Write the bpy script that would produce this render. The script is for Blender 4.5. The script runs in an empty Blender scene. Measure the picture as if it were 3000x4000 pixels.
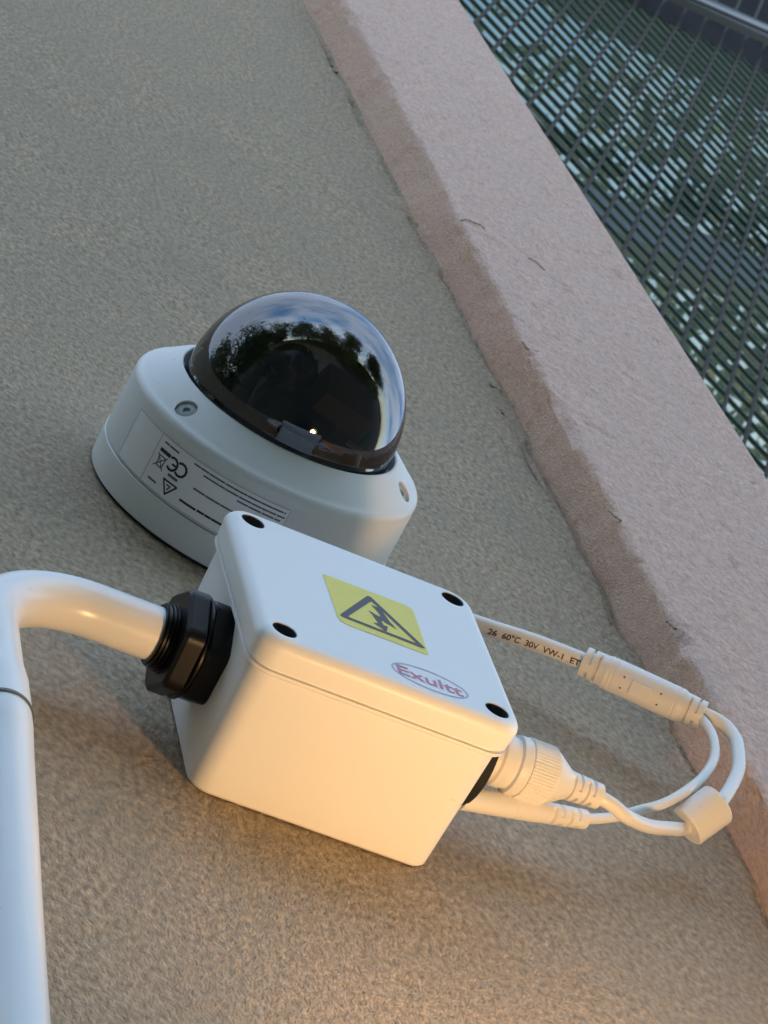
import bpy, bmesh, math, random
import numpy as np
from mathutils import Vector, Matrix

# ------------------------------------------------------------------ camera, sky, light, exposure
scene = bpy.context.scene
MM = 0.001
R3 = Matrix(((0.87469443, -0.4553203, -0.16611168),
             (0.34797327, 0.82852479, -0.43870408),
             (0.33737851, 0.32592959, 0.88314531)))     # rows: image right, image down, view direction
CAM = Vector((-384.9, -462.3, -967.9)) * MM
cd = bpy.data.cameras.new('camera')
cam = bpy.data.objects.new('camera', cd)
scene.collection.objects.link(cam)
cam.matrix_world = Matrix.Translation(CAM) @ Matrix((R3[0], -R3[1], -R3[2])).transposed().to_4x4()
cd.sensor_fit = 'HORIZONTAL'; cd.sensor_width = 27.0
cd.lens = 27.0 * 12014.4 / 3000.0
cd.clip_start = 0.02; cd.clip_end = 2000.0
cd.dof.use_dof = True; cd.dof.focus_distance = 1.14; cd.dof.aperture_fstop = 72
scene.camera = cam

SUN_EL, SUN_ROT = math.radians(4.5), math.radians(8.0)
world = bpy.data.worlds.new('World'); scene.world = world; world.use_nodes = True
nt = world.node_tree; nt.nodes.clear()
def wn(t, **k):
    n = nt.nodes.new(t)
    for a, b in k.items(): setattr(n, a, b)
    return n
sky = wn('ShaderNodeTexSky', sky_type='NISHITA', sun_disc=False, sun_elevation=SUN_EL, sun_rotation=SUN_ROT,
         altitude=50.0, air_density=1.0, dust_density=0.5, ozone_density=2.8)
tc = wn('ShaderNodeTexCoord'); mp = wn('ShaderNodeMapping'); mp.inputs['Scale'].default_value = (1.0, 1.0, 2.2)
nz = wn('ShaderNodeTexNoise'); nz.inputs['Scale'].default_value = 2.3; nz.inputs['Detail'].default_value = 7.0
nz.inputs['Roughness'].default_value = 0.56
cr = wn('ShaderNodeValToRGB'); cr.color_ramp.elements[0].position = 0.34; cr.color_ramp.elements[1].position = 0.54
lum = wn('ShaderNodeHueSaturation'); lum.inputs['Saturation'].default_value = 0.48; lum.inputs['Value'].default_value = 1.4
mx = wn('ShaderNodeMix', data_type='RGBA')
bg = wn('ShaderNodeBackground'); bg.inputs['Strength'].default_value = 0.15
out = wn('ShaderNodeOutputWorld')
L = nt.links.new
L(tc.outputs['Generated'], mp.inputs['Vector']); L(mp.outputs['Vector'], nz.inputs['Vector'])
L(nz.outputs['Fac'], cr.inputs['Fac']); L(sky.outputs['Color'], lum.inputs['Color'])
L(cr.outputs['Color'], mx.inputs['Factor']); L(sky.outputs['Color'], mx.inputs[6]); L(lum.outputs['Color'], mx.inputs[7])
L(mx.outputs[2], bg.inputs['Color']); L(bg.outputs['Background'], out.inputs['Surface'])

sd = bpy.data.lights.new('sun', 'SUN'); sd.energy = 0.12; sd.angle = math.radians(10); sd.color = (1.0, 0.72, 0.5)
sun = bpy.data.objects.new('sun', sd); scene.collection.objects.link(sun)
sdir = Vector((math.sin(SUN_ROT) * math.cos(SUN_EL), math.cos(SUN_ROT) * math.cos(SUN_EL), math.sin(SUN_EL)))
sun.rotation_euler = sdir.to_track_quat('Z', 'Y').to_euler()

vs = scene.view_settings
vs.view_transform = 'Standard'; vs.look = 'None'; vs.gamma = 1.0; vs.use_curve_mapping = False
vs.exposure = 3.28
scene.cycles.max_bounces = 8; scene.cycles.transparent_max_bounces = 12
scene.cycles.sample_clamp_indirect = 6.0
scene.cycles.use_denoising = True

# ------------------------------------------------------------------ helpers
rng = np.random.default_rng(7); random.seed(5)
COL = scene.collection
def V3(*a): return np.array(a, float)

def mat(name, color, rough=0.5, spec=0.5, metal=0.0, noise=None, bump=None, mottle=None, coat=0.0, emit=None, stretch=1.0, speck=None):
    m = bpy.data.materials.new(name); m.use_nodes = True
    n = m.node_tree; b = n.nodes['Principled BSDF']
    b.inputs['Base Color'].default_value = (*color, 1); b.inputs['Roughness'].default_value = rough
    b.inputs['Specular IOR Level'].default_value = spec; b.inputs['Metallic'].default_value = metal
    b.inputs['Coat Weight'].default_value = coat
    if emit:
        b.inputs['Emission Color'].default_value = (*emit[0], 1); b.inputs['Emission Strength'].default_value = emit[1]
    co = n.nodes.new('ShaderNodeTexCoord'); ma = n.nodes.new('ShaderNodeMapping'); ma.inputs['Scale'].default_value = (1, 1, stretch)
    n.links.new(co.outputs['Object'], ma.inputs['Vector'])
    col = None
    for k, (sc, amt, col2) in enumerate([x for x in (noise, mottle) if x]):
        t = n.nodes.new('ShaderNodeTexNoise'); t.inputs['Scale'].default_value = sc; t.inputs['Detail'].default_value = 5
        n.links.new(ma.outputs['Vector'], t.inputs['Vector'])
        r = n.nodes.new('ShaderNodeMapRange'); r.inputs['From Min'].default_value = 0.3; r.inputs['From Max'].default_value = 0.7
        r.inputs['To Max'].default_value = amt
        n.links.new(t.outputs['Fac'], r.inputs['Value'])
        x = n.nodes.new('ShaderNodeMix'); x.data_type = 'RGBA'
        n.links.new(r.outputs['Result'], x.inputs['Factor'])
        if col is None: x.inputs[6].default_value = (*color, 1)
        else: n.links.new(col, x.inputs[6])
        x.inputs[7].default_value = (*col2, 1)
        col = x.outputs[2]
    if speck:
        sc, th, amt = speck
        t = n.nodes.new('ShaderNodeTexNoise'); t.inputs['Scale'].default_value = sc; t.inputs['Detail'].default_value = 2
        n.links.new(ma.outputs['Vector'], t.inputs['Vector'])
        r = n.nodes.new('ShaderNodeMapRange'); r.inputs['From Min'].default_value = th; r.inputs['From Max'].default_value = th + 0.05
        r.inputs['To Max'].default_value = amt; n.links.new(t.outputs['Fac'], r.inputs['Value'])
        x = n.nodes.new('ShaderNodeMix'); x.data_type = 'RGBA'; n.links.new(r.outputs['Result'], x.inputs['Factor'])
        if col is None: x.inputs[6].default_value = (*color, 1)
        else: n.links.new(col, x.inputs[6])
        x.inputs[7].default_value = (color[0] * 0.45, color[1] * 0.42, color[2] * 0.36, 1); col = x.outputs[2]
    if col is not None: n.links.new(col, b.inputs['Base Color'])
    if bump:
        last = None
        for sc, st, dist in bump:
            t = n.nodes.new('ShaderNodeTexNoise'); t.inputs['Scale'].default_value = sc; t.inputs['Detail'].default_value = 4
            n.links.new(ma.outputs['Vector'], t.inputs['Vector'])
            u = n.nodes.new('ShaderNodeBump'); u.inputs['Strength'].default_value = st; u.inputs['Distance'].default_value = dist
            n.links.new(t.outputs['Fac'], u.inputs['Height'])
            if last: n.links.new(last, u.inputs['Normal'])
            last = u.outputs['Normal']
        n.links.new(last, b.inputs['Normal'])
    return m

M = {}
M['wall'] = mat('wall_render', (0.57, 0.455, 0.33), 0.95, 0.1, noise=(400, 1.0, (0.25, 0.197, 0.14)), stretch=0.7, speck=(60, 0.70, 0.4),
                mottle=(24, 0.5, (0.34, 0.295, 0.225)), bump=((950, 0.9, 0.0012), (420, 0.6, 0.0014)))
M['band'] = mat('band_render', (0.80, 0.56, 0.46), 0.95, 0.1, noise=(420, 0.9, (0.49, 0.34, 0.28)), stretch=0.62, speck=(55, 0.70, 0.35),
                mottle=(30, 0.5, (0.64, 0.48, 0.41)), bump=((900, 0.9, 0.0012), (380, 0.6, 0.0014)))
M['bandside'] = mat('band_side_mortar', (0.80, 0.56, 0.43), 0.95, 0.1, noise=(420, 0.85, (0.54, 0.36, 0.27)), stretch=0.7,
                mottle=(20, 0.5, (0.66, 0.48, 0.38)), bump=((900, 0.9, 0.0012), (160, 0.5, 0.002)))
M['white'] = mat('white_plastic', (0.80, 0.81, 0.80), 0.42, 0.45, speck=(210, 0.735, 0.3), mottle=(60, 0.12, (0.74, 0.75, 0.73)), bump=((1800, 0.03, 0.0002),))
M['pvc'] = mat('white_pvc', (0.80, 0.81, 0.80), 0.28, 0.5, speck=(210, 0.735, 0.3), mottle=(45, 0.12, (0.73, 0.74, 0.73)), bump=((300, 0.03, 0.0004),))
M['cam'] = mat('camera_paint', (0.74, 0.76, 0.75), 0.5, 0.4, speck=(210, 0.735, 0.3), mottle=(50, 0.1, (0.69, 0.71, 0.70)), bump=((2600, 0.06, 0.0002),))
M['cable'] = mat('cable_sheath', (0.80, 0.79, 0.75), 0.38, 0.45, speck=(210, 0.735, 0.3), mottle=(80, 0.15, (0.74, 0.72, 0.67)))
M['black'] = mat('black_nylon', (0.004, 0.004, 0.0045), 0.33, 0.28, bump=((400, 0.04, 0.0005),))
M['rubber'] = mat('dark_rubber', (0.015, 0.015, 0.016), 0.7, 0.3)
M['steel'] = mat('screw_steel', (0.06, 0.063, 0.068), 0.35, 0.6, metal=0.0, bump=((900, 0.2, 0.0005),))
M['camscrew'] = mat('painted_screw', (0.33, 0.37, 0.37), 0.5, 0.4)
M['yellow'] = mat('yellow_print', (0.82, 0.68, 0.07), 0.45, 0.4, mottle=(200, 0.2, (0.60, 0.56, 0.07)))
M['ink'] = mat('black_ink', (0.03, 0.03, 0.035), 0.5, 0.4)
M['ink2'] = mat('grey_ink', (0.13, 0.14, 0.15), 0.5, 0.4)
M['inkbrown'] = mat('cable_ink', (0.10, 0.055, 0.035), 0.5, 0.4)
M['red'] = mat('red_print', (0.55, 0.16, 0.26), 0.45, 0.4)
M['oval'] = mat('violet_print', (0.42, 0.44, 0.58), 0.45, 0.4)
M['label'] = mat('label_film', (0.86, 0.87, 0.89), 0.3, 0.5)
M['labeled'] = mat('label_edge', (0.52, 0.54, 0.54), 0.4, 0.4)
M['mesh'] = mat('green_coated_steel', (0.035, 0.082, 0.084), 0.6, 0.25, mottle=(6, 0.5, (0.042, 0.07, 0.07)))
M['greybar'] = mat('grey_painted_steel', (0.04, 0.04, 0.037), 0.8, 0.1, mottle=(8, 0.5, (0.05, 0.04, 0.034)))
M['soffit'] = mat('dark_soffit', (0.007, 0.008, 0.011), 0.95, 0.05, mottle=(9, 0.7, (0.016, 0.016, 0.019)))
M['rail'] = mat('dark_steel', (0.008, 0.011, 0.013), 0.6, 0.3)
M['flange'] = mat('lit_edge_steel', (0.17, 0.17, 0.175), 0.6, 0.3, mottle=(10, 0.5, (0.12, 0.12, 0.12)))  # pale colour stands for the light on the rail's edge
M['beam'] = mat('bluegrey_beam', (0.05, 0.075, 0.085), 0.6, 0.4, mottle=(5, 0.5, (0.035, 0.055, 0.06)))
M['leaf'] = mat('leaf', (0.045, 0.075, 0.03), 0.6, 0.4, mottle=(1.5, 0.8, (0.08, 0.11, 0.04)))
M['bark'] = mat('bark', (0.10, 0.075, 0.055), 0.9, 0.2, bump=((20, 0.6, 0.03),))
M['ground'] = mat('paving_ground', (0.06, 0.06, 0.052), 0.95, 0.2, mottle=(0.6, 0.6, (0.04, 0.05, 0.03)), bump=((12, 0.4, 0.02),))
M['lamp'] = mat('warm_lamp_glass', (0.9, 0.8, 0.6), 0.4, 0.4, emit=((1.0, 0.58, 0.25), 25.5))
M['inner'] = mat('camera_inner_black', (0.016, 0.016, 0.018), 0.55, 0.4)
M['inner2'] = mat('camera_inner_grey', (0.17, 0.14, 0.12), 0.6, 0.4)
M['lens'] = mat('lens_glass', (0.01, 0.012, 0.02), 0.05, 0.8)
def tint_sheet_mat():  # added sheet that mutes and tints the sky light through the mesh
    m = bpy.data.materials.new('teal_sheet'); m.use_nodes = True
    n = m.node_tree; n.nodes.clear()
    o = n.nodes.new('ShaderNodeOutputMaterial'); x = n.nodes.new('ShaderNodeMixShader'); x.inputs[0].default_value = 0.035
    t = n.nodes.new('ShaderNodeBsdfTransparent'); t.inputs['Color'].default_value = (0.68, 0.69, 0.61, 1)
    g = n.nodes.new('ShaderNodeBsdfTranslucent'); g.inputs['Color'].default_value = (0.22, 0.38, 0.42, 1)
    n.links.new(t.outputs[0], x.inputs[1]); n.links.new(g.outputs[0], x.inputs[2]); n.links.new(x.outputs[0], o.inputs[0]); return m
M['sheet'] = tint_sheet_mat()
def dome_glass():
    m = bpy.data.materials.new('smoked_dome'); m.use_nodes = True
    n = m.node_tree; n.nodes.clear()
    o = n.nodes.new('ShaderNodeOutputMaterial'); x = n.nodes.new('ShaderNodeMixShader')
    f = n.nodes.new('ShaderNodeFresnel'); f.inputs['IOR'].default_value = 1.8
    t = n.nodes.new('ShaderNodeBsdfTransparent'); t.inputs['Color'].default_value = (0.27, 0.26, 0.27, 1)
    g = n.nodes.new('ShaderNodeBsdfGlossy'); g.inputs['Roughness'].default_value = 0.03; g.inputs['Color'].default_value = (0.95, 0.97, 1.0, 1)
    n.links.new(f.outputs[0], x.inputs[0]); n.links.new(t.outputs[0], x.inputs[1]); n.links.new(g.outputs[0], x.inputs[2])
    n.links.new(x.outputs[0], o.inputs[0]); return m
M['dome'] = dome_glass()

def mesh(name, verts, faces, smooth=True, angle=35):
    me = bpy.data.meshes.new(name)
    me.from_pydata([tuple(v) for v in (np.asarray(verts, float) * MM).tolist()], [], [tuple(f) for f in faces])
    me.validate(); me.update()
    if smooth:
        me.shade_smooth(); me.set_sharp_from_angle(angle=math.radians(angle))
    return me
def empty(name, loc, label, cat, group=None):
    o = bpy.data.objects.new(name, None); o.empty_display_size = 0.02
    o.location = Vector(loc) * MM; COL.objects.link(o)
    o['label'] = label; o['category'] = cat
    if group: o['group'] = group
    return o
def obj(name, me, m, parent=None, label=None, cat=None, kind=None, group=None):
    o = bpy.data.objects.new(name, me); COL.objects.link(o)
    if m: me.materials.append(M[m]) if not me.materials else None
    if parent:
        o.parent = parent
        if parent.type == 'EMPTY': o.matrix_parent_inverse = Matrix.Translation(-parent.location)
    if label: o['label'] = label
    if cat: o['category'] = cat
    if kind: o['kind'] = kind
    if group: o['group'] = group
    return o

def grid_faces(nr, nc, wrap=False, off=0, flip=False):
    f = []
    for i in range(nr - 1):
        for j in range(nc if wrap else nc - 1):
            a = off + i * nc + j; b = off + i * nc + (j + 1) % nc
            q = (a, b, b + nc, a + nc)
            f.append(q[::-1] if flip else q)
    return f
class MB:
    def __init__(s): s.v = []; s.f = []
    def add(s, v, f):
        o = len(s.v); s.v += [tuple(p) for p in np.asarray(v, float)]; s.f += [tuple(i + o for i in q) for q in f]; return s
    def rings(s, rings, cap0=True, cap1=True):
        n = len(rings[0]); k = len(rings)
        v = np.concatenate([np.asarray(r, float) for r in rings]); f = grid_faces(k, n, True)
        if cap0: f.append(tuple(range(n))[::-1])
        if cap1: f.append(tuple((k - 1) * n + i for i in range(n)))
        return s.add(v, f)
    def box(s, c, h, ax=None):
        A = np.eye(3) if ax is None else np.asarray(ax, float)
        v = [np.asarray(c, float) + (A.T @ (np.asarray(h, float) * sg)) for sg in
             [V3(a, b, d) for d in (-1, 1) for b in (-1, 1) for a in (-1, 1)]]
        return s.add(v, [(0, 2, 3, 1), (4, 5, 7, 6), (0, 1, 5, 4), (2, 6, 7, 3), (0, 4, 6, 2), (1, 3, 7, 5)])
    def mesh(s, name, **k): return mesh(name, s.v, s.f, **k)

def revolve(profile, c, ax, nseg=96, rfun=None, cap0=True, cap1=True):
    """profile: (radius, height) along axis ax from point c; rfun(theta, r, h) -> r"""
    ax = np.asarray(ax, float); ax = ax / np.linalg.norm(ax)
    u = np.cross(ax, V3(0.3, 0.2, 1.0) if abs(ax[2]) < 0.8 else V3(1, 0.1, 0.2)); u /= np.linalg.norm(u); w = np.cross(ax, u)
    th = np.arange(nseg) * 2 * np.pi / nseg
    rings = []
    for r, h in profile:
        rr = np.full(nseg, r) if rfun is None else np.array([rfun(t, r, h) for t in th])
        rings.append(np.asarray(c) + h * ax + np.outer(rr * np.cos(th), u) + np.outer(rr * np.sin(th), w))
    return MB().rings(rings, cap0, cap1)

def catmull(P, n=10):
    P = np.asarray(P, float); Q = np.vstack([2 * P[0] - P[1], P, 2 * P[-1] - P[-2]]); out = []
    for i in range(1, len(Q) - 2):
        p0, p1, p2, p3 = Q[i - 1], Q[i], Q[i + 1], Q[i + 2]
        for t in np.arange(n) / n:
            out.append(0.5 * (2 * p1 + (p2 - p0) * t + (2 * p0 - 5 * p1 + 4 * p2 - p3) * t * t + (3 * p1 - p0 - 3 * p2 + p3) * t ** 3))
    out.append(P[-1]); return np.array(out)
def frames(path, up=(0, -1, 0)):
    T = np.gradient(path, axis=0); T /= np.linalg.norm(T, axis=1)[:, None]
    u = np.asarray(up, float); u = u - T[0] * (u @ T[0]); u /= np.linalg.norm(u); U = []
    for t in T:
        u = u - t * (u @ t); u = u / np.linalg.norm(u); U.append(u.copy())
    U = np.array(U); return T, U, np.cross(T, U)
def resample(path, step):
    d = np.r_[0, np.cumsum(np.linalg.norm(np.diff(path, axis=0), axis=1))]
    n = max(2, int(d[-1] / step)); s = np.linspace(0, d[-1], n)
    return np.stack([np.interp(s, d, path[:, k]) for k in range(3)], 1), s
def sweep(path, rfun, nseg=24, up=(0, -1, 0), cap=True):
    """rfun(s, thetas) -> radii, s = length along the path"""
    T, U, B = frames(path, up); th = np.arange(nseg) * 2 * np.pi / nseg
    s = np.r_[0, np.cumsum(np.linalg.norm(np.diff(path, axis=0), axis=1))]
    rings = []
    for p, u, b, si in zip(path, U, B, s):
        r = rfun(si, th) * np.ones(nseg)
        rings.append(p + np.outer(r * np.cos(th), u) + np.outer(r * np.sin(th), b))
    return MB().rings(rings, cap, cap)
def vnoise(x, y, scale, seed):
    g = np.random.default_rng(seed).random((256, 256)); X = np.asarray(x) / scale; Y = np.asarray(y) / scale
    i = np.floor(X).astype(int); j = np.floor(Y).astype(int); a = X - i; b = Y - j
    a = a * a * (3 - 2 * a); b = b * b * (3 - 2 * b)
    G = lambda p, q: g[p % 256, q % 256]
    return (G(i, j) * (1 - a) + G(i + 1, j) * a) * (1 - b) + (G(i, j + 1) * (1 - a) + G(i + 1, j + 1) * a) * b - 0.5
def boolean(me, cutters, name):
    o = bpy.data.objects.new('tmp', me); COL.objects.link(o); tmp = [o]
    for c in cutters:
        k = bpy.data.objects.new('cut', c); COL.objects.link(k); tmp.append(k)
        md = o.modifiers.new('b', 'BOOLEAN'); md.operation = 'DIFFERENCE'; md.object = k; md.solver = 'EXACT'
    dg = bpy.context.evaluated_depsgraph_get(); r = bpy.data.meshes.new_from_object(o.evaluated_get(dg)); r.name = name
    for t in tmp: bpy.data.objects.remove(t)
    r.shade_smooth(); r.set_sharp_from_angle(angle=math.radians(32)); return r
def text_outline(txt, size, spacing=1.0, bold=0.0):
    cu = bpy.data.curves.new('t', 'FONT'); cu.body = txt; cu.size = size; cu.space_character = spacing; cu.offset = bold
    cu.align_x = 'CENTER'; cu.align_y = 'CENTER'; cu.resolution_u = 4
    o = bpy.data.objects.new('t', cu); COL.objects.link(o)
    dg = bpy.context.evaluated_depsgraph_get(); me = bpy.data.meshes.new_from_object(o.evaluated_get(dg))
    v = np.array([q.co[:2] for q in me.vertices]); f = [tuple(p.vertices) for p in me.polygons]
    bpy.data.objects.remove(o); return v, f

# ------------------------------------------------------------------ ground
s = 300000.0; GZ = -2600.0
obj('ground', mesh('ground', [(-s, -s, GZ), (s, -s, GZ), (s, s, GZ), (-s, s, GZ)], [(0, 1, 2, 3)], smooth=False), 'ground', kind='structure')

# ------------------------------------------------------------------ wall with raised corner band
def xjoint(z): return 221.0 - 0.0125 * (z - 35) + 3.0 * vnoise(z, z * 0 + 3, 160, 11) + 2.4 * vnoise(z, z * 0 + 9, 37, 12)
wall = empty('rendered_wall', (0, 0, GZ), 'grey beige rough rendered house wall with a raised pinkish corner band', 'wall')
xs = np.r_[np.linspace(-520, -212, 12), np.arange(-200, 246, 2.0)]
zs = np.r_[np.linspace(GZ, -420, 10), np.arange(-330, 520, 2.0), np.arange(520, 1400, 3.0), np.linspace(1450, 4600, 10)]
X, Z = np.meshgrid(xs, zs)
Y = 0.6 * vnoise(X, Z * 0.7, 2.9, 1) + 0.25 * vnoise(X, Z * 0.7, 7.5, 2) + 0.5 * vnoise(X, Z, 60, 3) + 1.2 * vnoise(X, Z, 260, 4)
jd = X - xjoint(Z)
crack = np.exp(-((jd + 1.8) / 1.7) ** 2) * np.clip(vnoise(Z, Z * 0 + 5, 45, 21) * 8 + 0.8, 0, 1) * 6.0
crack2 = np.exp(-((jd + 13 + 7 * vnoise(Z, Z * 0 + 1, 60, 8)) / 1.2) ** 2) * ((Z > 150) & (Z < 330)) * np.clip(vnoise(Z, Z * 0 + 7, 30, 22) * 8, 0, 1) * 1.6
ridge = -1.6 * np.exp(-((jd + 5) / 3.0) ** 2) * np.clip(vnoise(Z, Z * 0 + 2, 80, 24) * 5, 0, 1)
Y = Y + crack + crack2 + ridge
Y[:, 0] += 260
obj('wall_face', mesh('wall_face', np.stack([X.ravel(), Y.ravel(), Z.ravel()], 1), grid_faces(len(zs), len(xs)), angle=180), 'wall', wall)
zb = np.r_[np.linspace(GZ, -200, 8), np.arange(-150, 700, 2.5), np.arange(700, 1560, 3.5), np.linspace(1600, 4600, 8)]
DEP, XR = 25.0, 360.0
u_ret = np.linspace(0, 1, 13); u_fr = np.linspace(0, 1, 64)
rows = []
for z in zb:
    zz = np.array([z]); xj = xjoint(zz)[0]
    chip = 0.3 + 16.0 * max(0, abs(vnoise(zz, zz * 0 + 4, 13, 31)[0]) - 0.27) + 22.0 * max(0, vnoise(zz, zz * 0 + 6, 34, 32)[0] - 0.28) + 1.2 * abs(vnoise(zz, zz * 0 + 8, 6, 33)[0])
    xe = 219.0 + 2.5 * vnoise(zz, zz * 0, 210, 34)[0] + 2.6 * vnoise(zz, zz * 0 + 2, 62, 36)[0] + 2.0 * vnoise(zz, zz * 0 + 5, 19, 37)[0]
    ret = [(xj + (xe - xj) * t, 4 - (DEP + 4 - 1.6) * t) for t in u_ret]
    ret[-1] = (xe + 0.1, -DEP + 0.9 + 0.9 * chip)
    edge = [(xe + 0.6 + 0.6 * chip, -DEP + 0.3 + 0.45 * chip)]
    fr = [(xe + 1.5 + chip + (XR - 3 - xe - 1.5 - chip) * t, -DEP) for t in u_fr]
    rows.append(np.array(ret + edge + fr + [(XR - 0.8, -DEP + 0.8), (XR, -DEP + 3), (XR, 30), (XR, 260)]))
B = np.array(rows); nc = B.shape[1]
uu = np.r_[0, np.cumsum(np.linalg.norm(np.diff(B[0], axis=0), axis=1))]
UU, ZZ = np.meshgrid(uu, zb)
h = 0.6 * vnoise(UU, ZZ, 3.6, 41) + 0.6 * vnoise(UU, ZZ, 11, 42) + 1.0 * vnoise(UU, ZZ, 70, 43)
pit = np.clip(vnoise(UU, ZZ, 8, 44) - 0.40, 0, 1) * 16
h = h - pit
N = np.zeros((nc, 2)); N[:12] = (-1, 0); N[12:14] = (-0.6, -0.6); N[14:-4] = (0, -1); N[-4:] = (0.3, 0)
B = B + h[..., None] * N[None]
band_me = mesh('corner_band', np.stack([B[..., 0].ravel(), B[..., 1].ravel(), ZZ.ravel()], 1), grid_faces(len(zb), nc), angle=50)
band_me.materials.append(M['band']); band_me.materials.append(M['bandside'])
band_me.polygons.foreach_set('material_index', np.tile((np.arange(nc - 1) < 12).astype(np.int32), len(zb) - 1))
obj('corner_band', band_me,
    'band', wall, label='pinkish raised plaster band with chipped edge along the wall corner')

M['crack'] = mat('dark_crack', (0.32, 0.24, 0.185), 0.95, 0.05)
def crack(pts, w):
    P_ = catmull([V3(*p) for p in pts], 6)
    obj('hairline_crack', sweep(P_, lambda s_, th: w * (0.35 + 0.65 * abs(math.sin(s_ * 0.9 + len(pts)))) * (1 - 0.45 * np.abs(np.cos(th))), 8).mesh('hairline_crack'), 'crack', wall)
crack([(219.9, -25.2, 737.9), (224.8, -25.5, 743.8), (230.0, -25.5, 744.0), (234.9, -25.5, 745.4), (236.9, -25.3, 741.3)], 0.75)
crack([(261.9, -25.2, 719.5), (267.5, -25.3, 718.6), (271.1, -25.2, 709.2)], 0.6)
crack([(209.6, -0.3, 459.7), (207.0, -0.5, 441.3), (206.0, -0.5, 429.4), (206.8, -0.5, 415.7), (208.1, -0.3, 398.9)], 0.8)
crack([(214.2, -0.4, 359.9), (212.5, -0.5, 331.0), (212.6, -0.5, 305.4), (209.6, -0.4, 257.6)], 0.6)
crack([(216.6, -24.0, 339.1), (217.2, -25.0, 331.5), (220.2, -25.2, 327.9)], 1.0)
crack([(217.8, -24.6, 549.5), (219.3, -25.0, 539.6), (226.2, -25.3, 541.9)], 0.9)
crack([(216.4, -24.2, 222.6), (218.1, -25.0, 215.7)], 1.2)
crack([(203.2, -0.4, 1152), (203.9, -0.6, 1132), (203.9, -0.6, 1114.8)], 1.2)
crack([(203.2, -0.4, 1088), (203.6, -0.9, 1084)], 1.6)
crack([(204.7, -0.4, 1074), (204.7, -0.9, 1071)], 1.6)
crack([(206.3, -0.4, 533), (207.3, -0.8, 529.7), (212.3, -0.8, 526.9)], 1.0)
crack([(205.4, -0.4, 497), (205.4, -0.8, 492)], 1.0)

# ------------------------------------------------------------------ dome camera
CX, CZ = 4.1, 206.1; AX = V3(0, -1, 0); CC = V3(CX, 0, CZ)
dc = empty('dome_camera', (CX, 0, CZ), 'white dome security camera with smoked dome fixed to the wall above the box', 'security camera')
obj('gasket', revolve([(60, 0.0), (65.2, 0.0), (65.2, 1.8), (60, 1.8)], CC, AX).mesh('gasket'), 'rubber', dc)
obj('mounting_base', revolve([(60, 1.4), (66.0, 1.4), (66.9, 2.0), (67.0, 15.0), (66.6, 15.4), (60, 15.4)], CC, AX, 128).mesh('mounting_base'), 'cam', dc)
prof = [(58, 15.3), (65.6, 15.5), (66.5, 16.0), (66.6, 20), (66.5, 43.6)]
for k in range(1, 9):
    a = k / 8 * math.radians(72); prof.append((66.5 - 3.6 * (1 - math.cos(a)), 43.6 + 3.6 * math.sin(a)))
r0, h0 = prof[-1]
for k in range(1, 9):
    t = k / 8; prof.append((r0 + (52.0 - r0) * t, h0 + (56.0 - h0) * (t + 0.10 * t * (1 - t))))
prof += [(51.2, 56.5), (50.4, 56.6), (49.9, 56.2), (49.7, 54.5), (49.7, 50.0), (40, 50.0)]
cutters = []; screws = []
slope = math.atan2(56 - h0, r0 - 52)
for ang in (-148, -27, 93):
    a = math.radians(ang); d = V3(math.cos(a), 0, math.sin(a)); nrm = V3(0, -1, 0) * math.cos(slope) + d * math.sin(slope)
    p = CC + d * 59.3 + V3(0, -1, 0) * (h0 + (56 - h0) * (r0 - 59.3) / (r0 - 52) + 0.3)
    cutters.append(revolve([(4.6, -3.0), (4.9, 4.0)], p, nrm, 32).mesh('c')); screws.append((p, nrm))
cover_me = boolean(revolve(prof, CC, AX, 128).mesh('cover_housing'), cutters, 'cover_housing')
cover = obj('cover_housing', cover_me, 'cam', dc)
for p, nrm in screws:
    obj('cover_screw', revolve([(4.5, -3.2), (4.5, -1.5), (3.9, -1.1), (1.6, -1.1), (1.4, -2.0), (0.2, -2.0)], p, nrm, 24).mesh('cover_screw'), 'camscrew', dc)
# smoked dome: a short skirt and a sphere
HD, RD = 59.0, 47.8
pd = [(48.2, 51.0), (48.2, 56.8), (RD, 57.6)]
for k in range(0, 41):
    a = k / 40 * math.pi / 2; pd.append((max(RD * math.cos(a), 0.05), HD + RD * math.sin(a)))
obj('dome_bubble', revolve(pd, CC, AX, 128, cap0=False).mesh('dome_bubble', angle=60), 'dome', dc, label='smoked glossy dome reflecting sky and trees')
# inside: black liner, yoke and lens block turned towards the lower front
obj('inner_plate', revolve([(2, 50.5), (47, 50.5), (47, 52), (30, 52), (28, 56), (2, 56)], CC, AX, 48).mesh('inner_plate'), 'inner', dc)
ball_c = CC + V3(2, -66, -4)
def rot_axes(yaw, pitch):
    cy, sy, cp, sp_ = math.cos(yaw), math.sin(yaw), math.cos(pitch), math.sin(pitch)
    return [V3(cy, sy, 0), V3(-sy * cp, cy * cp, sp_), V3(sy * sp_, -cy * sp_, cp)]
A_ = rot_axes(0.2, 0.35)
module = obj('lens_module', MB().box(ball_c + V3(9, -2, -14), (13, 14, 10), A_).mesh('lens_module', smooth=False), 'inner2', dc)
ldir = V3(-0.45, -0.75, -0.48); ldir /= np.linalg.norm(ldir)
obj('lens', revolve([(11, -4), (11, 9), (9.5, 10), (8, 8.6), (0.2, 10)], ball_c + V3(-10, -6, -2), ldir, 32).mesh('lens'), 'lens', module)
obj('grey_bracket', MB().box(ball_c + V3(-8, 2, -24), (16, 7, 1.5), A_).mesh('grey_bracket', smooth=False), 'inner', dc)
obj('side_plate', MB().box(ball_c + V3(-16, 0, -8), (2, 12, 9), A_).mesh('side_plate', smooth=False), 'inner2', dc)
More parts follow.
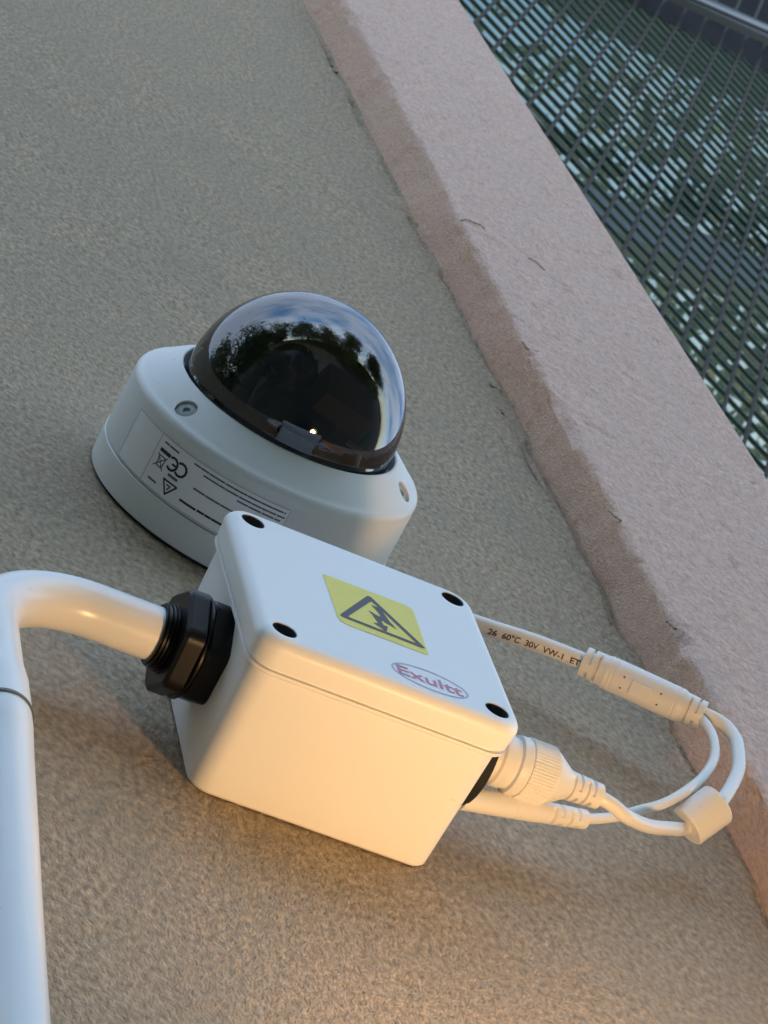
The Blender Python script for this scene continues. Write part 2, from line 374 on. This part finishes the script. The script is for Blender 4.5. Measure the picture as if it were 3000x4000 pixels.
obj('white_strip', MB().box(ball_c + V3(22, 4, -27), (6, 0.8, 1.2), A_).mesh('white_strip', smooth=False), 'cam', dc)
for sx in (-1, 1):
    obj('yoke_arm', MB().box(ball_c + V3(sx * 27, 2, 0), (2.2, 16, 10)).mesh('yoke_arm', smooth=False), 'inner', dc)
obj('liner_ring', revolve([(45.5, 52), (45.5, 57), (40, 58), (38, 53)], CC, AX, 64, cap0=False, cap1=False).mesh('liner_ring'), 'inner', dc)
# type label on the side of the housing; sx = arc length from straight down, hh = height off the wall
def cyl(sx, hh, off): a = sx / 66.6; return V3(CX + (66.6 + off) * math.sin(a), -hh, CZ - (66.6 + off) * math.cos(a))
def patch(name, s0, s1, h0, h1, off, m, parent):
    n = max(2, int(abs(s1 - s0) / 1.0) + 2); ss = np.linspace(s0, s1, n)
    v = [cyl(q, h0, off) for q in ss] + [cyl(q, h1, off) for q in ss]
    return obj(name, mesh(name, v, grid_faces(2, n)), m, parent)
def stroke(name, pts, w, off, m, parent, closed=False):
    P = np.asarray(pts, float); 
    if closed: P = np.vstack([P, P[:1]])
    mb = MB()
    for a, b in zip(P[:-1], P[1:]):
        d = b - a; ln = np.linalg.norm(d); d /= ln; nn = V3(-d[1], d[0], 0)[:2] * w / 2; k = max(2, int(ln / 1.0) + 2)
        a2, b2 = a - d * w * 0.3, b + d * w * 0.3
        q = [a2 + (b2 - a2) * t for t in np.linspace(0, 1, k)]
        mb.add([cyl(*(p - nn), off) for p in q] + [cyl(*(p + nn), off) for p in q], grid_faces(2, k))
    return obj(name, mb.mesh(name), m, parent)
label = patch('type_label', -84.5, -1.6, 16.8, 39.2, 0.12, 'label', dc)
label['label'] = 'pale type label with approval marks and rows of fine print'
stroke('label_border', [(-84.5, 16.8), (-1.6, 16.8), (-1.6, 39.2), (-84.5, 39.2)], 0.35, 0.2, 'labeled', label, True)
stroke('divider_line', [(-65.4, 17.2), (-65.4, 39.0)], 0.45, 0.2, 'labeled', label)
def arcp(cx, cy, r, a0, a1, n=10): return [(cx + r * math.cos(math.radians(a)), cy + r * math.sin(math.radians(a))) for a in np.linspace(a0, a1, n)]
def printed_line(s0, s1, hh, w, m, seed):
    r = random.Random(seed); x = s0; mb_pts = []
    while x < s1:
        e = min(s1, x + r.uniform(2.0, 6.0)); stroke('fine_print', [(x, hh), (e, hh)], w, 0.22, m, label); x = e + r.uniform(0.5, 0.8)
printed_line(-62.4, -54.2, 36.9, 0.8, 'ink2', 1)
stroke('print_bar', [(-62.6, 33.3), (-57.3, 33.3)], 1.6, 0.22, 'ink', label)
stroke('approval_letter', arcp(-54.6, 31.2, 2.7, -128, 128), 1.05, 0.22, 'ink', label)
stroke('approval_letter_bar', [(-54.4, 31.2), (-52.4, 31.2)], 0.95, 0.24, 'ink', label)
stroke('approval_letter', arcp(-49.9, 31.3, 2.8, -128, 128), 1.05, 0.22, 'ink', label)
stroke('bin_symbol', [(-62.2, 31.0), (-61.3, 26.6), (-58.7, 26.6), (-58.2, 31.0)], 0.55, 0.22, 'ink2', label, True)
stroke('bin_symbol_cross', [(-63.0, 25.8), (-57.6, 31.6)], 0.5, 0.24, 'ink2', label)
stroke('bin_symbol_cross', [(-57.6, 25.8), (-63.0, 31.6)], 0.5, 0.24, 'ink2', label)
stroke('print_bar', [(-53.9, 26.6), (-49.3, 26.6)], 1.2, 0.22, 'ink2', label)
stroke('triangle_symbol', [(-55.0, 24.0), (-47.8, 24.0), (-51.5, 18.6)], 0.75, 0.22, 'ink', label, True)
stroke('triangle_symbol_mark', [(-52.4, 22.6), (-50.6, 22.6), (-51.5, 20.8)], 0.7, 0.22, 'ink2', label)
printed_line(-62.1, -57.7, 20.1, 0.9, 'ink2', 2)
printed_line(-45.7, -3.1, 37.3, 0.75, 'ink2', 3)
printed_line(-39.8, -2.6, 35.2, 0.75, 'ink2', 4)
printed_line(-22.9, -3.6, 33.3, 0.75, 'ink2', 5)
printed_line(-41.1, -22.0, 28.2, 0.8, 'ink2', 6)
printed_line(-44.2, -36.6, 20.7, 1.0, 'ink', 7); printed_line(-35.5, -22.0, 20.9, 1.0, 'ink', 8)

# ------------------------------------------------------------------ junction box
jb = empty('junction_box', (0, 0, 0), 'white square plastic junction box with yellow shock warning sticker on its lid', 'junction box')
def rrect(hx, r, y, n=9):
    P = []
    for cxs, czs, a0 in ((1, 1, 0), (-1, 1, 90), (-1, -1, 180), (1, -1, 270)):
        for a in np.radians(np.linspace(a0, a0 + 90, n)):
            P.append((cxs * (hx - r) + r * math.cos(a), y, czs * (hx - r) + r * math.sin(a)))
    return np.array(P)
rings = [rrect(47.4, 7.5, -0.3), rrect(48.2, 8.2, -1.2)] + [rrect(48.3 + 1.5 * t, 8.4, -1.6 - 50.9 * t) for t in np.linspace(0, 1, 6)] + [rrect(48.6, 7, -53.2)]
obj('box_base', MB().rings(rings).mesh('box_base'), 'white', jb)
rings = [rrect(49.0, 8.6, -52.7), rrect(51.3, 9.0, -52.8), rrect(51.9, 9.4, -53.4), rrect(51.9, 9.4, -54.5), rrect(52.1, 9.4, -54.7), rrect(50.7, 8.8, -54.9), rrect(50.7, 8.8, -55.5), rrect(51.9, 9.4, -55.8), rrect(52.5, 9.8, -62.6)]
for k in range(1, 8):
    a = k / 7 * math.pi / 2; rings.append(rrect(52.5 - 4.2 * (1 - math.cos(a)), 9.8 - 2.6 * (1 - math.cos(a)), -62.6 - 4.4 * math.sin(a)))
cut = [revolve([(4.0, -7.5), (4.9, 1.0)], V3(sx * 42.5, -67, sz * 42.5), AX, 32).mesh('c') for sx in (-1, 1) for sz in (-1, 1)]
obj('lid', boolean(MB().rings(rings).mesh('lid'), cut, 'lid'), 'white', jb)
for sx in (-1, 1):
    for sz in (-1, 1):
        c = V3(sx * 42.5, -67, sz * 42.5)
        sc = revolve([(3.95, -7.6), (3.9, -5.6), (3.3, -5.0), (0.2, -5.0)], c, AX, 24)
        a = 0.5 + sx * 0.7 + sz * 1.9; A = [(math.cos(a), 0, math.sin(a)), (0, 1, 0), (-math.sin(a), 0, math.cos(a))]
        obj('screw_well', revolve([(4.05, -7.3), (4.3, -4.5), (4.75, -0.35), (4.6, -0.35), (3.95, -7.3)], c, AX, 32, cap0=False, cap1=False).mesh('screw_well'), 'steel', jb)
        so = obj('lid_screw', sc.mesh('lid_screw'), 'steel', jb)
        obj('screw_slot', MB().box(c + V3(0, 5.0, 0), (2.6, 0.25, 0.45), A).box(c + V3(0, 4.97, 0), (0.45, 0.25, 2.6), A).mesh('screw_slot', smooth=False), 'rubber', so)
def flat(name, pts, y, m, parent, holes=None):
    bm = bmesh.new(); es = []
    for loop in [pts] + (holes or []):
        vs_ = [bm.verts.new((p[0] * MM, y * MM, p[1] * MM)) for p in loop]
        es += [bm.edges.new((vs_[i], vs_[(i + 1) % len(vs_)])) for i in range(len(vs_))]
    bmesh.ops.triangle_fill(bm, use_beauty=True, use_dissolve=False, edges=es)
    for f in bm.faces:
        f.normal_update()
        if f.normal.y > 0: f.normal_flip()
    me = bpy.data.meshes.new(name); bm.to_mesh(me); bm.free(); return obj(name, me, m, parent)
def roundpoly(pts, rad, n=5):
    P = np.asarray(pts, float); out = []
    for i in range(len(P)):
        a, b, c = P[i - 1], P[i], P[(i + 1) % len(P)]; r = rad[i] if isinstance(rad, (list, tuple)) else rad
        d1 = (a - b) / np.linalg.norm(a - b); d2 = (c - b) / np.linalg.norm(c - b)
        p1, p2 = b + d1 * r, b + d2 * r
        for t in np.linspace(0, 1, n): out.append((1 - t) ** 2 * p1 + 2 * t * (1 - t) * b + t * t * p2)
    return [tuple(p) for p in out]
stk = flat('warning_sticker', roundpoly([(-17.4, 18.6), (20.2, 19.2), (19.6, -18.2), (-17.0, -18.4)], [0.8, 4, 1.2, 4]), -67.12, 'yellow', jb)
stk['label'] = 'yellow electric shock warning sticker with black triangle'
flat('triangle_outline', roundpoly([(1.0, 15.2), (-16.4, -13.4), (19.8, -13.9)], 2.4), -67.22, 'ink', stk,
     [roundpoly([(1.3, 10.6), (-12.4, -11.4), (15.9, -11.8)], 1.2)])
flat('lightning_bolt', [(0.6, 7.1), (2.5, 6.9), (4.2, 7.6), (5.3, 3.0), (6.6, -1.8), (7.6, -3.7), (8.8, -6.3), (6.6, -4.9), (4.6, -4.3), (3.3, -3.2), (2.7, -4.8), (3.2, -7.2), (4.9, -6.8), (3.6, -11.2), (2.6, -11.3), (1.7, -10.3), (0.0, -8.9), (-1.7, -8.3), (0.4, -7.6), (0.8, -6.1), (-0.4, -1.6), (-1.7, 0.9), (0.0, 0.4), (1.7, -0.5), (3.1, -0.7), (3.0, 1.8), (2.0, 4.4)], -67.24, 'ink', stk)
el = lambda a, b, n=48: [(15.9 + a * math.cos(t), -39.0 + b * math.sin(t)) for t in np.arange(n) * 2 * np.pi / n]
logo = flat('logo_oval', el(15.6, 7.6), -67.12, 'oval', jb, [el(14.9, 6.9)])
v, f = text_outline('Exultt', 8.6, 1.0, 0.1); wv = np.ptp(v[:, 0]); v[:, 0] *= 26.4 / wv
v[:, 1] *= 1.08
obj('logo_lettering', mesh('logo_lettering', np.stack([v[:, 0] + 15.4, np.full(len(v), -67.15), v[:, 1] - 39.4], 1), f, smooth=False), 'red', logo)

# ------------------------------------------------------------------ black gland and conduit on the left
GY, GZc = -33.0, -8.0
gl = empty('cable_gland', (-50, GY, GZc), 'black hexagonal gland joining the white conduit to the box', 'cable gland')
hexr = lambda ap, ph: (lambda t, r, h: (r / ap) * min(ap / math.cos(((t + ph) % (math.pi / 3)) - math.pi / 6), ap * 1.115))
GC = V3(0, GY, GZc); LX = V3(-1, 0, 0)
obj('lock_nut', revolve([(10, 48), (17.2, 48.5), (18.2, 49.5), (18.2, 57.2), (17.4, 57.9), (10, 57.9)], GC, LX, 96, hexr(18.2, 0.25)).mesh('lock_nut', angle=25), 'black', gl)
obj('collar', revolve([(10, 57.6), (18.6, 57.6), (19.6, 58.1), (19.6, 59.0), (18.8, 59.5), (10, 59.5)], GC, LX, 64).mesh('collar'), 'black', gl)
obj('body_nut', revolve([(10, 59.2), (17.4, 59.3), (18.5, 60), (18.5, 66.0), (17.0, 67.3), (10, 67.3)], GC, LX, 96, hexr(18.2, 0.1)).mesh('body_nut', angle=25), 'black', gl)
pc = [(10, 66.8), (14.0, 66.8)]
for k in range(4):
    x0 = 67.0 + k * 1.35; r = 13.2 - 0.45 * k; pc += [(r, x0), (r, x0 + 0.75), (r - 0.8, x0 + 0.95), (r - 0.8, x0 + 1.25)]
pc += [(11.2, 72.6), (10.3, 72.8)]
obj('clamping_cap', revolve(pc, GC, LX, 64, cap0=False, cap1=False).mesh('clamping_cap'), 'black', gl)

cn = empty('conduit', (-136, -20, -330), 'white plastic conduit with swept elbow running down the left edge', 'conduit')
RB = 44.0; VX = -139.0
el_pts = [V3(-68, GY, GZc), V3(VX + RB, GY, GZc)]
arc = [V3(VX + RB - RB * math.sin(a), GY, GZc - RB + RB * math.cos(a)) for a in np.linspace(0, math.pi / 2, 28)]
zdown = [V3(VX, GY, GZc - RB - t) for t in np.linspace(2, 60, 12)]
epath = np.array([el_pts[0] + (el_pts[1] - el_pts[0]) * t for t in np.linspace(0, 0.96, 10)] + arc + zdown)
Ltot = np.sum(np.linalg.norm(np.diff(epath, axis=0), axis=1))
obj('elbow', sweep(epath, lambda s, th: 10.0 + 0.9 * np.clip((s - (Ltot - 30)) / 8, 0, 1), 40).mesh('elbow', angle=50), 'pvc', cn)
e_end = epath[-1]
sp = np.array([e_end + V3(0, 0, 1.5), e_end + V3(0, 0.2, -8), V3(VX, -30, -150), V3(VX - 1.0, -22, -290), V3(VX - 1.0, -16, -480), V3(VX - 1.0, -14, -900), V3(VX - 1.0, -14, GZ)])
obj('coupling_ring', revolve([(10.0, -0.7), (11.15, -0.7), (11.3, 0), (11.15, 0.7), (10.0, 0.7)], e_end, V3(0, 0.02, -1), 48, cap0=False, cap1=False).mesh('coupling_ring'), 'ink2', cn)
obj('straight_pipe', sweep(catmull(sp, 8), lambda s, th: 10.55, 40).mesh('straight_pipe', angle=50), 'pvc', cn)

# ------------------------------------------------------------------ right hand gland and the splitter lead
gr = empty('rubber_grommet', (50, -34, -8), 'black rubber grommet in the right side of the box around the plugs', 'grommet')
obj('grommet_body', revolve([(6, 49.0), (21.5, 49.2), (22.6, 50.2), (22.6, 57.5), (21.4, 59.5), (16, 60.5), (6, 60.5)], V3(0, -34, -8), V3(1, 0, 0), 64).mesh('grommet_body'), 'rubber', gr)

sl = empty('splitter_lead', (150, -26, 100), 'white camera lead with splitter sleeve, ferrite bead and two plugs looping beside the box', 'cable')
p_c1 = catmull([V3(34, -16, 150), V3(70, -18, 147.5), V3(104.3, -20, 146.2), V3(127.8, -22, 144.9), V3(149.1, -26, 135), V3(158, -27.5, 129.8)], 10)
obj('main_cable', sweep(p_c1, lambda s, th: 3.75, 24).mesh('main_cable'), 'cable', sl)
# printing on the main cable
pp_, ss_ = resample(p_c1, 0.5); T_, _, _ = frames(pp_)
v, f = text_outline('26  60°C  30V  VW-1  ET', 3.0, 1.0, 0.07); v[:, 0] *= 44.0 / np.ptp(v[:, 0]); v[:, 0] -= v[:, 0].min(); v[:, 1] *= 1.25
s_end = ss_[-1] - 12.3; out_v = []
for a, b in v:
    sq = s_end - 44.0 + a; k = min(max(int(sq / 0.5), 0), len(pp_) - 1); t = T_[k]; p = np.array([np.interp(sq, ss_, pp_[:, q]) for q in range(3)])
    dn = V3(0.0, 0.05, -1.0); dn -= t * (dn @ t); dn /= np.linalg.norm(dn); upv = np.cross(dn, t); upv = upv if upv[1] < 0 else -upv
    th = (b * 0.95 + 0.25) / 3.75; out_v.append(p + 4.0 * (dn * math.cos(th) + upv * math.sin(th)))
obj('printed_text', mesh('printed_text', out_v, f, smooth=False), 'inkbrown', sl)

def slotted(s, th, r, slots, depth):
    rr = np.full(len(th), r)
    for s0, w, arcs in slots:
        if abs(s - s0) < w / 2:
            for a0, a1 in arcs:
                m_ = ((th - math.radians(a0)) % (2 * math.pi)) < math.radians(a1 - a0); rr = np.where(m_, r - depth, rr)
    return rr
# sleeve
P0, P1 = V3(147.9, -26, 135.3), V3(195.4, -33, 108.6); LS = np.linalg.norm(P1 - P0)
path = P0 + np.outer(np.linspace(0, 1, int(LS / 0.35)), P1 - P0)
A1 = [(-160, -20), (20, 160)]; A2 = [(-70, 70), (110, 250)]
def r_sleeve(s, th):
    if s < 9.5: base = 6.5 + 0.3 * s / 9.5; slots = [(3.2, 1.0, A2), (6.8, 1.0, A1)]; return slotted(s, th, base, slots, 1.5)
    if s > LS - 9.5: q = LS - s; return slotted(s, th, 6.3 + 0.3 * q / 9.5, [(LS - 3.0, 0.9, A2), (LS - 6.6, 0.9, A1)], 1.4)
    g = 0.25 if (12.0 < s < 12.5 or 14.0 < s < 14.4 or LS - 12.5 < s < LS - 12.1) else 0
    return 7.3 - 0.5 * np.clip((11 - s) / 1.5, 0, 1) - 0.5 * np.clip((s - LS + 11) / 1.5, 0, 1) - g
slv = obj('splitter_sleeve', sweep(path, r_sleeve, 48).mesh('splitter_sleeve', angle=40), 'cable', sl)
tdir = (P1 - P0) / LS
vdir = V3(-0.34, -0.33, -0.88); vdir -= tdir * (vdir @ tdir); vdir /= np.linalg.norm(vdir); wdir = np.cross(tdir, vdir)
vd2 = vdir * math.cos(0.18) + wdir * math.sin(0.18); vd2 = vd2 if abs(vd2[1]) < abs(vdir[1]) else vdir * math.cos(0.18) - wdir * math.sin(0.18)
wd2 = np.cross(tdir, vd2)
mid = P0 + tdir * (LS * 0.50)
obj('sleeve_tab', MB().box(mid + vd2 * 7.4, (4.6, 2.9, 0.8), [tdir, wd2, vd2]).mesh('sleeve_tab', smooth=False), 'cable', slv)
for ds in (-8.4, 8.4):
    for dw in (-2.4, 2.4):
        q = mid + tdir * ds + wd2 * dw + vd2 * (math.sqrt(7.3 ** 2 - dw ** 2) - 0.05)
        obj('sleeve_pinhole', revolve([(0.5, 0), (0.5, 0.12), (0.05, 0.12)], q, vd2, 12).mesh('sleeve_pinhole'), 'inkbrown', slv)
# thick lead: sleeve -> ferrite bead -> network plug
fc = V3(175.9, -25, 30.1); fd = V3(0.613, -0.676, 0.389); fd /= np.linalg.norm(fd)
obj('network_lead', sweep(catmull([P1 - tdir * 6 + V3(1.5, -0.5, 0), V3(199.4, -33.5, 110.2), V3(205.0, -34.0, 105.3), V3(206.8, -34, 97), V3(205.7, -34.0, 88.6), V3(200.1, -33.5, 68.4), V3(190.8, -32.5, 49.1), fc + fd * 9.0, fc, fc - fd * 9, V3(158.0, -22.0, 14.1), V3(141.0, -26.0, 0.0), V3(126.1, -31.0, -9.6), V3(118.0, -33.5, -9.6), V3(111.5, -34, -8.2), V3(106, -34, -8)], 10),
    lambda s, th: 2.8, 24).mesh('network_lead'), 'cable', sl)
obj('ferrite_bead', revolve([(2.0, -8.4), (8.0, -8.4), (8.6, -7.8), (8.7, 7.8), (8.1, 8.4), (2.0, 8.4)], fc, fd, 64).mesh('ferrite_bead'), 'cable', sl)
obj('network_plug_boot', sweep(np.stack([np.linspace(96, 112.5, 48), np.full(48, -34.), np.full(48, -8.)], 1),
    lambda s, th: slotted(s, th, 5.9 - 0.06 * s, [(3.2, 1.1, A1), (6.2, 1.1, A2), (9.4, 1.1, A1), (12.4, 1.1, A2)], 1.2), 48).mesh('network_plug_boot', angle=40), 'cable', sl)
npg = obj('network_plug', revolve([(6, 59), (9.4, 59.5), (9.6, 66.5), (10.4, 67.5), (10.4, 71.5), (9.9, 72.3), (9.9, 73.6), (11.3, 74.2), (11.5, 77.4), (11.0, 78.2), (11.0, 89.5), (10.8, 90.4), (6.3, 97.4), (5.9, 98.5), (2, 98.5)], V3(0, -34, -8), V3(1, 0, 0), 64).mesh('network_plug'), 'cable', sl)
obj('knurled_ring', revolve([(10.9, 78.3), (11.9, 78.6), (11.9, 89.0), (10.9, 89.4)], V3(0, -34, -8), V3(1, 0, 0), 240,
    lambda t, r, h: r - (0.28 if (t * 60 / (2 * math.pi)) % 1 < 0.4 else 0), cap0=False, cap1=False).mesh('knurled_ring', angle=20), 'cable', npg)
# thin lead: sleeve -> power plug
obj('power_lead', sweep(catmull([P1 - tdir * 6 - V3(2, 0, 1), V3(193.9, -33, 103.8), V3(194.9, -33, 90.7), V3(190.6, -32, 72.9), V3(180.4, -31, 53.9), V3(168.1, -29, 37.6), V3(155.3, -26, 24.8), V3(142.8, -23, 16.5), V3(131.9, -21, 8.7), V3(118, -20, 0.4), V3(110, -20, -3)], 10),
    lambda s, th: 2.05, 20).mesh('power_lead'), 'cable', sl)
Q0, Q1 = V3(57, -20, -21), V3(115.5, -20, -1.4); LQ = np.linalg.norm(Q1 - Q0)
def r_dc(s, th):
    if s < 25: return 4.6
    if s < 25.8: return 4.3
    if s < 38: return 4.5 - (0.15 if (s > 36.8) else 0)
    return slotted(s, th, 4.3 - 0.02 * (s - 38), [(44, 1.2, A1), (48.4, 1.2, A2), (52.6, 1.2, A1), (56.8, 1.2, A2)], 1.3)
obj('power_plug', sweep(Q0 + np.outer(np.linspace(0, 1, 170), Q1 - Q0), r_dc, 40).mesh('power_plug', angle=40), 'cable', sl)

# ------------------------------------------------------------------ warm wall lamp below the frame
LP = V3(105, -72, -335)
lampo = empty('wall_uplight', (105, 0, -375), 'small warm wall uplight below the box, mirrored as a bright dot in the dome', 'lamp')
obj('glowing_globe', revolve([(0.3, -21)] + [(21 * math.cos(a), 21 * math.sin(a)) for a in np.linspace(-1.4, 1.4, 13)] + [(0.3, 21)], LP, V3(0, 0, 1), 32).mesh('glowing_globe'), 'lamp', lampo)
obj('lamp_housing', revolve([(2, -70), (28, -70), (36, -62), (36, 24), (34, 24), (33, -24), (2, -24)], LP, V3(0, 0, 1), 48).mesh('lamp_housing'), 'rail', lampo)
obj('lamp_bracket', MB().box(LP + V3(0, 53, -45), (9, 18.5, 12)).mesh('lamp_bracket', smooth=False), 'rail', lampo)

# ------------------------------------------------------------------ steel mesh beyond the corner
E1 = V3(0.8870, 0.3160, -0.3360); E1 /= np.linalg.norm(E1)
E2 = V3(0.364, -0.035, 0.931); E2 -= E1 * (E1 @ E2); E2 /= np.linalg.norm(E2); E3 = np.cross(E1, E2)
MO = V3(1300.1, 368.3, 3010.9)
rod_me = revolve([(1, 0), (1, 1)], V3(0, 0, 0), V3(0, 0, 1), 8).mesh('rod')
for vtx in rod_me.vertices: vtx.co *= 1.0 / MM
def rod(name, a, b, r, m, parent, cache={}):
    if m not in cache: cache[m] = rod_me.copy(); cache[m].name = name; cache[m].materials.append(M[m])
    o = bpy.data.objects.new(name, cache[m]); COL.objects.link(o); o.parent = parent
    d = Vector(b) - Vector(a); ln = d.length
    o.matrix_parent_inverse = Matrix.Translation(-parent.location)
    o.matrix_basis = Matrix.Translation(Vector(a) * MM) @ d.to_track_quat('Z', 'Y').to_matrix().to_4x4() @ Matrix.Diagonal((r * MM, r * MM, ln * MM, 1))
    return o
mp_ = empty('mesh_panel', MO - E2 * 900, 'dark green welded steel mesh panel behind the wall corner, cut along a slope', 'mesh panel')
uv = lambda u, v_, off=0: MO + E1 * u + E2 * v_ - E3 * off
vtop = lambda u: 560.3 + (u + 227) * 1.826
PU, PV = 40.4, 51.8
us = [-10.5 + PU * k for k in range(-11, 9)]
vv = [8 + PV * k for k in range(-18, 29)]
for k, v_ in enumerate(vv):
    ua = max(-470.0, (v_ - 560.3) / 1.826 - 227 - 8); ub = 330.0
    if ua < ub - 20:
        j = random.uniform(-1.2, 1.2); rod('cross_wire', uv(ua, v_ + j, 0), uv(ub, v_ + j + random.uniform(-1.5, 1.5), 0), 3.5, 'mesh', mp_)
for u in us:
    rod('upright_bar', uv(u, -960, -6), uv(u + random.uniform(-2, 2), 1750, -6), 2.9, 'greybar', mp_)
def slab(name, pts, off, th, m, parent=None, **k):
    a = [uv(*p, off) for p in pts]; b = [uv(*p, off + th) for p in pts]; n = len(pts)
    f = [tuple(range(n)), tuple(range(2 * n - 1, n - 1, -1))] + [(i, i + n, (i + 1) % n + n, (i + 1) % n) for i in range(n)]
    return obj(name, mesh(name, a + b, f, smooth=False), m, parent, **k)
def stripe(pa, pb, qa, qb, ext):
    pa, pb, qa, qb = [np.asarray(x, float) for x in (pa, pb, qa, qb)]
    d = (pb - pa) / np.linalg.norm(pb - pa); e = (qb - qa) / np.linalg.norm(qb - qa)
    return [tuple(pa - d * ext), tuple(pb + d * ext), tuple(qb + e * ext), tuple(qa - e * ext)]
gbm = empty('support_beam', uv(0, -330, 0), 'blue grey flat beam crossing behind the lower part of the mesh', 'beam')
slab('beam_flat', stripe((-111, -227), (139, 195), (-63, -324), (146, 4), 420), 60, 30, 'beam', gbm)
rl = empty('guard_rail', uv(-60, 1000, 0), 'dark steel rail with upper flange painted pale as lit in the top right corner', 'rail')
slab('rail_web', stripe((-172, 682), (18, 1096), (-136, 862), (14, 1205), 420), -30, -14, 'rail', rl)  # near-black colour paints the shaded side of the rail
slab('rail_flange', stripe((-141, 767), (6, 1105), (-129, 822), (3, 1137), 420), -46, -3, 'flange', rl)
slab('tint_sheet', [(-760, -1500), (560, -1500), (560, 2570), (-760, 158)], 118, 4, 'sheet', None,  # added behind the mesh only to tint the sky seen through it
     label='added translucent sheet behind the mesh panel that mutes and tints the sky', cat='tint sheet')
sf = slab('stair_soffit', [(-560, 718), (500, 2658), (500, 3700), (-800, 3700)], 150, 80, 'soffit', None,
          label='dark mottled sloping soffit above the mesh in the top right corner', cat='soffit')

# ------------------------------------------------------------------ trees
def leaves(n, size, centres, seed, spread):
    r = np.random.default_rng(seed); c = np.asarray(centres, float); k = r.integers(0, len(c), n)
    p = c[k, :3] + r.normal(0, 1, (n, 3)) * c[k, 3:4] * spread
    a = r.normal(0, 1, (n, 3)); a /= np.linalg.norm(a, axis=1)[:, None]; b = r.normal(0, 1, (n, 3)); b -= a * np.sum(a * b, 1)[:, None]
    b /= np.linalg.norm(b, axis=1)[:, None]; s_ = size * r.uniform(0.6, 1.4, (n, 1))
    nrm = np.cross(a, b)
    v = np.concatenate([p - a * s_, p + b * s_ * 0.45 + nrm * s_ * 0.12, p + a * s_, p - b * s_ * 0.45 + nrm * s_ * 0.12], 1).reshape(-1, 3)
    f = np.arange(4 * n).reshape(-1, 4); return v, f.tolist()
def tree(name, base, height, rad, n, leaf, seed, label, group, lo=0.35, lean=(0, 0)):
    r = np.random.default_rng(seed); t = empty(name, base, label, 'tree', group); base = np.asarray(base, float)
    top = base + V3(0.35 * lean[0] + r.normal(0, 150), 0.35 * lean[1] + r.normal(0, 150), height * 0.8)
    mid_ = (base + top) / 2 + V3(*r.normal(0, 120, 3) * (1, 1, 0))
    tp = catmull([base, mid_, top], 8); rr = height * 0.02
    mb = sweep(tp, lambda s, th: max(20, rr * (1 - 0.75 * s / height)), 10)
    cen = []
    for k in range(14):
        h_ = lo + (0.95 - lo) * r.random(); a = r.random() * 6.28; q = rad * (0.25 + 0.65 * r.random()) * math.sqrt(max(0.1, 1 - abs(h_ - 0.6) * 1.5))
        st = base + (top - base) * (h_ * 0.8); e = base + V3(lean[0] + math.cos(a) * q, lean[1] + math.sin(a) * q, height * h_)
        lb = sweep(catmull([st, (st + e) / 2 + V3(0, 0, 120), e], 4), lambda s, th: max(8, rr * 0.16 * (1 - s / 4000)), 6)
        mb.add(lb.v, lb.f); cen.append((*e, rad * r.uniform(0.28, 0.45)))
    obj('trunk', mb.mesh('trunk'), 'bark', t)
    v_, f_ = leaves(n, leaf, cen, seed + 1, 0.62)
    obj('crown', mesh('crown', v_, f_, smooth=False), 'leaf', t); return t
# the tree whose crown shows through the mesh
tree('garden_tree', (6200, 2600, GZ), 13500, 2100, 3700, 55, 51, 'leafy tree whose dark crown shows through the mesh panel', None, 0.74, (-2500, -800))
spots = [(-9500, -6500, 7200, 2600), (-6800, -9800, 8400, 2500), (-3000, -11500, 7600, 2700), (900, -11800, 6900, 2300), (4600, -10800, 8800, 2400), (8300, -8200, 7600, 2600), (-6500, -3600, 6900, 2700), (-6000, -400, 6300, 2400), (-9500, 1800, 9000, 2800)]
for k, (x, y, hh, rr_) in enumerate(spots):
    tree('garden_tree', (x, y, GZ), hh, rr_, 6500, 150, 60 + 7 * k, 'dark tree of the row mirrored in the smoked dome', 'trees mirrored in the dome')

# leaves added behind the trees to close the bright gap in the dome's reflection
hd = empty('added_hedge', (-2000, -14500, GZ), 'long dark leaf band added under the trees to close the bright gap in the dome reflection', 'added_hedge')
r = np.random.default_rng(91); n = 12000
t = r.random(n); hp = np.stack([-19000 + 36000 * t, -14800 + 9500 * np.clip(np.abs(t - 0.45) - 0.3, 0, 1) * 2 + r.normal(0, 350, n), GZ + 3400 * r.random(n) ** 0.8], 1)
a = r.normal(0, 1, (n, 3)); a /= np.linalg.norm(a, axis=1)[:, None]; b = r.normal(0, 1, (n, 3)); b /= np.linalg.norm(b, axis=1)[:, None]
v = np.concatenate([hp - a * 300, hp + b * 170, hp + a * 300, hp - b * 170], 1).reshape(-1, 3)
obj('foliage', mesh('foliage', v, np.arange(4 * n).reshape(-1, 4).tolist(), smooth=False), 'leaf', hd)
